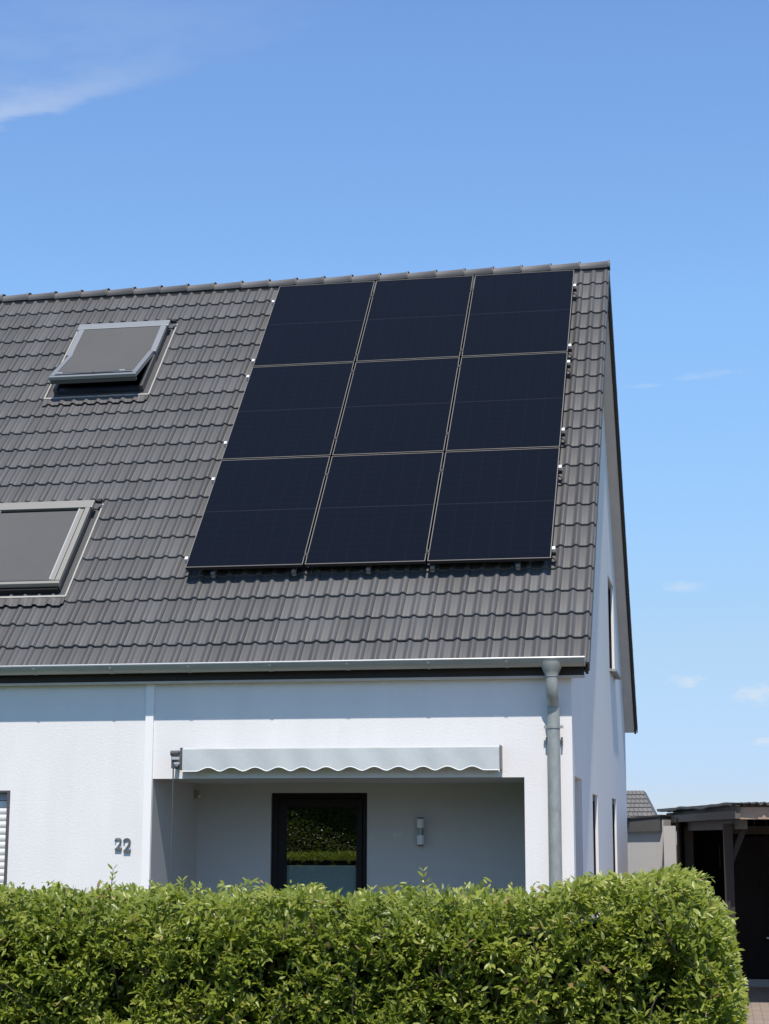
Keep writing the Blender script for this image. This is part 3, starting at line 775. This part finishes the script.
# ------------------------------------------------------------------ garage wall, carport, far house
ga = thing('garage', (.2, 9.4, G), 'low grey rendered garage wall with a dark top band behind the house', 'garage')
gw = MB()
A0, A1 = Vector((-.60, 9.6)), Vector((.465, 9.2))
def GP(t, z, off=0.):   # along the wall, off = towards the viewer
    p = A0.lerp(A1, t); nrm = Vector((-(A1-A0).y, (A1-A0).x)).normalized()
    return (p.x-nrm.x*off, p.y-nrm.y*off, z)
zt = lambda t: 1.845+.09*t
gw.hexa([GP(0, G), GP(1, G), GP(1, G, -.28), GP(0, G, -.28), GP(0, zt(0)-.05), GP(1, zt(1)-.05), GP(1, zt(1)-.05, -.28), GP(0, zt(0)-.05, -.28)])
gw.build('wall', 'garage', ga)
f = MB(); f.hexa([GP(-.2, zt(0)-.135, .07), GP(.985, zt(1)-.205, .07), GP(.985, zt(1)-.205, -.3), GP(-.2, zt(0)-.135, -.3), GP(-.2, zt(-.2)-.006, .07), GP(.985, zt(1)-.006, .07), GP(.985, zt(1)-.006, -.3), GP(-.2, zt(-.2)-.006, -.3)]); M['fascia_dark'] = mat('fascia_dark', (.07, .07, .068), .8, noise=(5, .2)); f.build('fascia', 'fascia_dark', ga)
f = MB(); f.hexa([GP(-.2, zt(-.2)-.004, .09), GP(1.0, zt(1)-.004, .09), GP(1.0, zt(1)-.004, -5), GP(-.2, zt(-.2)-.004, -5), GP(-.2, zt(-.2)+.016, .09), GP(1.0, zt(1)+.016, .09), GP(1.0, zt(1)+.016, -5), GP(-.2, zt(-.2)+.016, -5)]); f.build('roof', 'corr', ga)

cp = thing('carport', (1.4, 5, G), 'dark timber carport with a corrugated roof right of the house', 'carport')
# side line from near corner NC to far corner FC, front line from NC to the right
NC, FC = Vector((1.398, 5.3)), Vector((.40, 10.8)); FR = NC+Vector((5.2, .75))
ZC = 2.0
def CPt(p, z): return (p.x, p.y, z)
def fbar(mb, p, q, z0, z1, th, inward=1):
    d = (q-p).normalized(); nrm = Vector((d.y, -d.x))*th*inward
    mb.hexa([CPt(p, z0), CPt(q, z0), CPt(q+nrm, z0), CPt(p+nrm, z0), CPt(p, z1), CPt(q, z1), CPt(q+nrm, z1), CPt(p+nrm, z1)])
ins = Vector((.06, .06))
# corrugated sheet: waves run front to back, visible at the front edge
sf = MB(); K = 620; vs = []
du = (FR-NC); ln = du.length; dv = (FC-NC)
for v in range(2):
    for i in range(K+1):
        s = i/K*ln; wv = .016*math.sin(s/.085*2*math.pi)
        p = NC-dv.normalized()*.05+du*(i/K)-du.normalized()*.05+dv*v*1.02
        z = ZC+.010+wv+v*.03+.012*math.sin(v*3+i*.04)
        vs.append((p.x, p.y, z))
sf.quadmesh(vs, [(i, i+1, K+2+i, K+1+i) for i in range(K)], True)
s_ = sf.build('roof_sheet', 'corr', cp); q = s_.modifiers.new('s', 'SOLIDIFY'); q.thickness = .012
# wavy side lip of the sheet
f = MB(); K = 40; vs = []
for i in range(K+1):
    t = -.01+1.03*i/K; p = NC+dv*t-du.normalized()*.055; z = ZC+.012+.025*t+.010*math.sin(t*13)+.006*math.sin(t*31)
    vs += [(p.x, p.y, z+.012), (p.x+.001, p.y, z-.022), (p.x+.3, p.y+.03, z+.004)]
f.quadmesh(vs, [(3*i, 3*i+3, 3*i+4, 3*i+1) for i in range(K)]+[(3*i+2, 3*i+5, 3*i+3, 3*i) for i in range(K)], True); f.build('roof_edge', 'corr', cp)
f = MB(); fbar(f, NC+Vector((.03, .03)), FR, ZC-.155, ZC-.022, .03, -1); f.build('fascia_board', 'wood_pale', cp)
f = MB(); fbar(f, NC+Vector((.0, .0)), FC+ins, ZC-.055, ZC-.006, .05); f.build('beam', 'wood_grey', cp)
f = MB(); fbar(f, NC+Vector((-.012, -.01)), FC+Vector((-.012, -.5)), ZC-.150, ZC-.058, .06); f.build('beam', 'wood_grey', cp)
f = MB(); fbar(f, NC+Vector((.045, .2)), FC+Vector((.045, 0)), ZC-.262, ZC-.152, .08); f.build('beam', 'wood_grey', cp)
def post(p, w_=.11):
    f = MB(); f.box(p[0]-w_/2, p[0]+w_/2, p[1]-w_/2, p[1]+w_/2, G, ZC-.2); f.build('post', 'wood_dark', cp, .006)
post((1.30, 5.9)); post((.80, 9.1), .12); post((6.3, 6.4)); post((5.9, 11.0))
f = MB(); f.bar((1.50, 5.95, ZC-.23), (1.31, 5.92, 1.33), .055, .055); f.build('brace', 'wood_dark', cp)
f = MB(); f.bar((1.33, 6.3, ZC-.24), (1.40, 10.8, ZC-.2), .06, .1); f.bar((1.3, 8.0, ZC-.26), (6, 8.7, ZC-.26), .06, .1); f.build('cross_beam', 'wood_dark', cp)
# shed wall at the back of the carport with double doors
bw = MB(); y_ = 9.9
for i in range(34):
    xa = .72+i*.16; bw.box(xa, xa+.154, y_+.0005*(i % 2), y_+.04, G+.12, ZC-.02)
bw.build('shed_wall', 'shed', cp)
f = MB(); f.box(.72, 6.3, 8.87, 8.99, G, G+.095); f.build('plinth', 'concrete', cp)
f = MB(); f.box(1.28, 3.2, 8.91, 8.97, G+.10, 1.66)
for q in (1.28, 1.92, 2.56): f.box(q, q+.05, 8.895, 8.909, G+.10, 1.66)
dr = f.build('shed_door', 'shed', cp)
f = MB(); f.tube([(1.76, 8.84, .37), (1.88, 8.84, .37)], .012, 8); f.bar((1.775, 8.84, .37), (1.775, 8.91, .37), .012); f.build('handle', 'alu_bright', dr)
f = MB(); f.box(.645, .70, 8.9, 11.4, G, ZC-.1); f.box(6.2, 6.25, 5.7, 11.5, G, ZC-.1); f.box(.6, 6.3, 11.45, 11.5, G, ZC-.02)
f.build('side_wall', 'shed', cp)
# white rendered pier beside the garage wall
pr_ = thing('pier', (.55, 8.9, G), 'white rendered pier between the garage wall and the carport', 'pier')
f = MB(); f.box(.475, .635, 8.86, 9.12, G, 1.80); f.build('shaft', 'garage', pr_)

nb = thing('distant_house', (-10, 90, G), 'far house with a grey tiled hip roof just behind the gable', 'house')
f = MB(); f.box(-16, -3.0, 86, 95, G, 1.9); f.build('wall', 'garage', nb)
f = MB(); z0_, z1_ = 1.75, 4.44
def lp(a, b, t): return tuple(a[i]+(b[i]-a[i])*t for i in range(3))
BL_, BR_ = (-16.3, 85.6, z0_), (-1.80, 85.6, z0_); TL_, TR_ = (-13.5, 88.3, z1_), (-3.07, 88.3, z1_)
BR2, TR2 = (-1.80, 95, z0_), (-3.07, 92, z1_); 
nr = 11
for k in range(nr):
    t0, t1 = k/nr, (k+1)/nr
    a, b, c, d = lp(BL_, TL_, t0), lp(BR_, TR_, t0), lp(BR_, TR_, t1), lp(BL_, TL_, t1)
    nC = 48
    for i in range(nC):
        o0 = (i+(k % 2)*.5)/nC; o1 = min(1, o0+1/nC-.0015)
        if o0 >= 1: continue
        p = [lp(a, b, o0), lp(a, b, o1), lp(d, c, o1), lp(d, c, o0)]
        p[0] = (p[0][0], p[0][1]-.05, p[0][2]+.03); p[1] = (p[1][0], p[1][1]-.05, p[1][2]+.03)
        f.poly(p, r=random.random()); f.poly([p[0], (p[0][0], p[0][1]+.04, p[0][2]-.06), (p[1][0], p[1][1]+.04, p[1][2]-.06), p[1]], r=0)
    a, b, c, d = lp(BR_, TR_, t0), lp(BR2, TR2, t0), lp(BR2, TR2, t1), lp(BR_, TR_, t1)
    f.poly([a, b, c, d], r=random.random())
f.poly([TL_, TR_, TR2, (-13.5, 92, z1_)]); f.poly([(-16.3, 95, z0_), BR2, TR2, (-13.5, 92, z1_)])
f.build('roof', 'tile_far', nb)

# ------------------------------------------------------------------ hedges
def vnoise(p, s, seed):
    q = p*s+seed*13.7
    return (np.sin(q[:, 0]*1.7+np.sin(q[:, 1]*2.3+seed)*1.3)+np.sin(q[:, 1]*1.9+q[:, 2]*2.7+np.sin(q[:, 0]*1.1)*1.7)+np.sin(q[:, 2]*1.3-q[:, 0]*2.9+seed))/3
def leaves(name, P, D, sizes, r, mat_name, parent, rg, flat=False):
    """one folded leaf per point P with direction D"""
    n = len(P)
    rnd = rg.normal(size=(n, 3)); D = D/np.linalg.norm(D, axis=1)[:, None]
    S = np.cross(D, rnd); S /= np.linalg.norm(S, axis=1)[:, None]
    Nn = np.cross(S, D)
    flip = np.sign(Nn[:, 2]+rg.normal(scale=.35, size=n)); flip[flip == 0] = 1; Nn *= flip[:, None]; S *= flip[:, None]
    # roll most leaves so that their faces look up and outwards
    upn = np.array([0, -1.05, 1.0]) if not flat else np.array([0, .6, 1.0]); t = upn-D*(D@upn)[:, None]; t /= np.linalg.norm(t, axis=1)[:, None]+1e-6
    k = rg.uniform(.40, 1.0, n)[:, None]; Nn = Nn*(1-k)+t*k; Nn /= np.linalg.norm(Nn, axis=1)[:, None]
    S = np.cross(D, Nn); S /= np.linalg.norm(S, axis=1)[:, None]
    Ln = sizes[:, None]; Wd = Ln*rg.uniform(.13, .21, n)[:, None]; fold = rg.uniform(.05, .35, n)[:, None]; bend = rg.uniform(-.05, .28, n)[:, None]
    if flat:
        V = np.stack([P, P+D*Ln*.5+S*Wd*1.3, P+D*Ln-Nn*Ln*bend, P+D*Ln*.5-S*Wd*1.3], 1).reshape(-1, 3); nv = 4; faces = [(0, 1, 2, 3)]
    else:
        c1_ = P+D*Ln*.33-Nn*Ln*bend*.15; c2_ = P+D*Ln*.70-Nn*Ln*bend*.5; tp = P+D*Ln-Nn*Ln*bend
        V = np.stack([P, c1_-S*Wd*.92+Nn*Wd*fold, c1_, c1_+S*Wd*.92+Nn*Wd*fold, c2_-S*Wd*.80+Nn*Wd*fold, c2_, c2_+S*Wd*.80+Nn*Wd*fold, tp], 1).reshape(-1, 3); nv = 8
        faces = [(0, 2, 1), (0, 3, 2), (1, 2, 5, 4), (2, 3, 6, 5), (4, 5, 7), (5, 6, 7)]
    me = bpy.data.meshes.new(name)
    base = np.arange(n)[:, None]*nv
    loops = np.concatenate([base+np.array(f)[None, :] for f in faces], 1).ravel()
    tot = np.tile([len(f) for f in faces], n)
    me.vertices.add(n*nv); me.vertices.foreach_set('co', V.astype(np.float32).ravel())
    me.loops.add(len(loops)); me.loops.foreach_set('vertex_index', loops.astype(np.int32))
    me.polygons.add(len(tot)); st = np.concatenate([[0], np.cumsum(tot)[:-1]]); me.polygons.foreach_set('loop_start', st.astype(np.int32)); me.polygons.foreach_set('loop_total', tot.astype(np.int32))
    me.polygons.foreach_set('use_smooth', np.ones(len(tot), bool))
    at = me.attributes.new('rnd', 'FLOAT', 'FACE'); at.data.foreach_set('value', np.repeat(r, len(faces)).astype(np.float32))
    me.materials.append(M[mat_name]); me.update(); me.validate()
    return link(name, me, parent)

hedge = thing('hedge', (-1.5, -9.2, G), 'clipped green hedge in front of the house, rounded at its right end', 'hedge')
HX = np.array([[-8, 1.415], [.55, 1.420], [.75, 1.450], [.92, 1.488], [1.15, 1.488], [1.3, 1.44]])
SP = np.array([[-.3, 1.12], [.9, 1.235], [1.06, 1.258], [1.125, 1.265], [1.33, 1.222], [1.42, 1.180], [1.47, 1.13], [1.52, 1.02]])
YF, YB = -9.72, -8.85
def ztop(x): return np.interp(x, HX[:, 0], HX[:, 1])
def xside(z): return np.interp(z, SP[:, 0], SP[:, 1])
def hedge_shoots(nf, x_lo, x_hi, z_lo, rg, face):
    if face == 'front':
        x = rg.uniform(x_lo, x_hi, nf); z = rg.uniform(z_lo, 1.53, nf); keep = (z < ztop(x)+.01) & (x < xside(z)); x, z = x[keep], z[keep]
        tz = np.clip((z-(ztop(x)-.12))/.12, 0, 1); tx = np.clip((x-(xside(z)-.14))/.14, 0, 1)
        y = YF+.10*tz**2+.13*tx**2+.06*(1.45-z)*0
        Nn = np.stack([tx*1.1+0*x, -1-0*x, .15+tz*1.3], 1)
    elif face == 'top':
        x = rg.uniform(x_lo, x_hi, nf); y = rg.uniform(YF+.05, YB-.05, nf); z = ztop(x)-.02-.08*np.clip((x-1.05)/.15, 0, 1)**2
        Nn = np.stack([.0*x, -.35+0*x, 1+0*x], 1)
    elif face == 'side':
        y = rg.uniform(YF+.06, YB-.06, nf); z = rg.uniform(z_lo, 1.50, nf); x = xside(z)-.02; Nn = np.stack([1+0*x, -.15+0*x, .2+0*x], 1)
    else:
        x = rg.uniform(x_lo, x_hi, nf); z = rg.uniform(z_lo, 1.48, nf); y = np.full(nf, YB); Nn = np.stack([0*x, 1+0*x, .2+0*x], 1)
    P = np.stack([x, y, z], 1)
    Nn = Nn/np.linalg.norm(Nn, axis=1)[:, None]
    lump = vnoise(P, 7.0, 1.0)*.028+vnoise(P, 19.0, 3.0)*.016
    hole = vnoise(P, 9.0, 8.0)+.55*vnoise(P, 21.0, 2.0)
    dep = rg.uniform(0, 1, len(P))**1.6*.10-.005+np.where(hole > .56, .15, 0)
    return P+Nn*(lump-dep)[:, None], Nn, dep, hole
def make_shoots(P, Nn, dep, rg, npair, ll, base_r):
    n = len(P)
    ax = Nn+rg.normal(scale=.55, size=(n, 3)); ax[:, 2] += np.where(Nn[:, 2] > .7, -.1, .35); tp_ = Nn[:, 2] > .7; ax[tp_, 2] *= .35; ax[tp_, 2] = np.abs(ax[tp_, 2]); ax /= np.linalg.norm(ax, axis=1)[:, None]
    a = np.cross(ax, rg.normal(size=(n, 3))); a /= np.linalg.norm(a, axis=1)[:, None]; b = np.cross(ax, a)
    stl = rg.uniform(.035, .075, n)[:, None]; Ps, Ds, Ss, Rs = [], [], [], []
    sr = rg.beta(2.2, 2.6, n)*.75+base_r(P)
    for k in range(npair):
        t = k/(npair-1); ang = (k % 2)*math.pi/2+rg.normal(scale=.35, size=n)
        for sgn in (1, -1):
            side = (a*np.cos(ang)[:, None]+b*np.sin(ang)[:, None])*sgn
            op = rg.uniform(.55, 1.25, n)[:, None]*(1.15-.6*t)
            Ds.append(ax*1.0+side*op+rg.normal(scale=.12, size=(n, 3))); Ps.append(P+ax*stl*(t-.5)+side*.002)
            Ss.append(ll*rg.uniform(.72, 1.25, n)*(1-.30*t)); Rs.append(sr+rg.normal(scale=.07, size=n)+.10*t)
    # terminal leaf
    Ds.append(ax+rg.normal(scale=.15, size=(n, 3))); Ps.append(P+ax*stl*.5); Ss.append(ll*.7*rg.uniform(.7, 1.2, n)); Rs.append(sr+.15)
    return np.concatenate(Ps), np.concatenate(Ds), np.concatenate(Ss), np.clip(np.concatenate(Rs), 0, .97), ax
allP, allD, allS, allR = [], [], [], []
patch = lambda P: .10+.12*vnoise(P, 2.2, 5.0)
for (nn, xl_, xh_, zl_, fc) in ((7600, -1.75, 1.30, .78, 'front'), (3000, -1.75, 1.26, 0, 'top'), (1500, 0, 0, .5, 'side'), (2600, -7.0, 1.28, .2, 'back'), (500, -7.0, -5.0, 0, 'top'), (2600, -5.0, -1.7, .5, 'front'), (1400, -5.0, -1.7, 0, 'top'), (900, -1.7, 1.27, -.2, 'front')):
    P, Nn, dep, hole = hedge_shoots(nn, xl_, xh_, zl_, rng, fc)
    if fc == 'front' and zl_ < 0: k = P[:, 2] < .80; P, Nn, dep = P[k], Nn[k], dep[k]
    a, b, c, d, ax = make_shoots(P, Nn, dep, rng, 3, .038, patch)
    d = np.where(rng.random(len(d)) < .012, 1.0, d)
    e_ = a+b/np.linalg.norm(b, axis=1)[:, None]*c[:, None]*.9; k = (e_[:, 2] < ztop(e_[:, 0])+.038+.012*vnoise(e_, 30., 4.)) & (e_[:, 0] < xside(np.clip(e_[:, 2], -.2, 1.44))+.035); a, b, c, d = a[k], b[k], c[k], d[k]
    allP.append(a); allD.append(b); allS.append(c); allR.append(d)
leaves('foliage', np.concatenate(allP), np.concatenate(allD), np.concatenate(allS), np.concatenate(allR), 'leaf', hedge, rng)
# long shoots above the clipped top
lsP, lsD, lsS, lsR = [], [], [], []
st = MB()
for (x, zt_, y, dx) in ((-.862, 1.498, -9.30, .012), (-.60, 1.462, -9.3, .0), (.262, 1.500, -9.35, -.015)):
    zb = 1.36; h = zt_-zb
    pts = [Vector((x+dx*t, y, zb+h*t)) for t in (0, .5, 1)]; st.tube(pts, [.003, .0022, .0012], 5)
    for t in np.linspace(.45, 1, 5):
        for sg in (1, -1):
            lsP.append((x+dx*t, y, zb+h*t)); lsD.append((sg*random.uniform(.3, .8), random.uniform(-.4, .4), .7)); lsS.append(random.uniform(.018, .032)); lsR.append(random.uniform(.5, .9))
leaves('shoot_leaves', np.array(lsP), np.array(lsD), np.array(lsS), np.array(lsR), 'leaf', hedge, rng)
for i in range(150):    # twigs inside and at the surface
    x = random.uniform(-2.0, 1.2); z = random.uniform(.7, 1.36); y = random.uniform(YF-.005, YF+.10); l = random.uniform(.06, .2)
    p = Vector((x, y, z)); q = p+Vector((random.gauss(0, .35), random.gauss(-.15, .2), random.uniform(.4, 1))).normalized()*l
    if q.z > ztop(q.x)-.02 or q.x > xside(q.z)-.02: continue
    st.tube([p, p.lerp(q, .5)+Vector((random.gauss(0, .006), 0, 0)), q], [.0035, .0028, .0015], 5, False)
tag(st.build('twigs', 'stem', hedge), kind='stuff')
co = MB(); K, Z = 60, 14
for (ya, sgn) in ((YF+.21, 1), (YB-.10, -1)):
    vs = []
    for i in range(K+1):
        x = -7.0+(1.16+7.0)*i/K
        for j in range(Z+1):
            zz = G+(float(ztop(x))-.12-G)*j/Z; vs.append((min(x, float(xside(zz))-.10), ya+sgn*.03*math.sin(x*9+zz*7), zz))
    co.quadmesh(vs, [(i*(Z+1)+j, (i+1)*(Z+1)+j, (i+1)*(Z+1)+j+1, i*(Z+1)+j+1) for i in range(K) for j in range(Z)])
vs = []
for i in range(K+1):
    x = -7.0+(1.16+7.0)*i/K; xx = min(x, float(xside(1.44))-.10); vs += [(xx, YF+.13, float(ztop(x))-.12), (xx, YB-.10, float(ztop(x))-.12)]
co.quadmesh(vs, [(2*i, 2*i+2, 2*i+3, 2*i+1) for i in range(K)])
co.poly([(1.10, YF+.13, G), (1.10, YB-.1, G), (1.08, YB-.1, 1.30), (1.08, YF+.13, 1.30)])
co.build('dark_core', 'core', hedge)  # solid shell against see-through, inner shade put into its dark colour

# tall hedge across the street, seen only as a reflection in the patio door
fh = thing('hedge', (-5, -24, G), 'tall loose hedge across the street, mirrored in the patio door glass', 'hedge')
n = 170000; x = np.where(rng.random(n) < .75, rng.uniform(-13, -3, n), rng.uniform(-22, 12, n)); z = rng.uniform(G, 5.2, n); y = -23.6-np.clip(z-1.3, 0, 9)*.9+rng.uniform(-.4, .0, n)+.25*np.sin(x*1.7)+.2*np.sin(z*3+x)
top = 4.75+.25*np.sin(x*1.3)+.12*np.sin(x*4.1); k = z < top; x, y, z = x[k], y[k], z[k]
P = np.stack([x, y, z], 1); D = rng.normal(size=P.shape)+np.array([0, 1.0, .3])
leaves('foliage', P, D, rng.uniform(.05, .08, len(P)), rng.beta(2, 3, len(P))*.6, 'leaf', fh, rng, flat=True)
f = MB(); f.box(-22, 12, -25.2, -24.2, G, 1.3); f.box(-22, 12, -27.0, -25.8, G, 2.4); f.box(-22, 12, -28.5, -27.5, G, 4.2); f.build('dark_core', 'core', fh)  # dark filler boxes stand for the shaded inside of the hedge
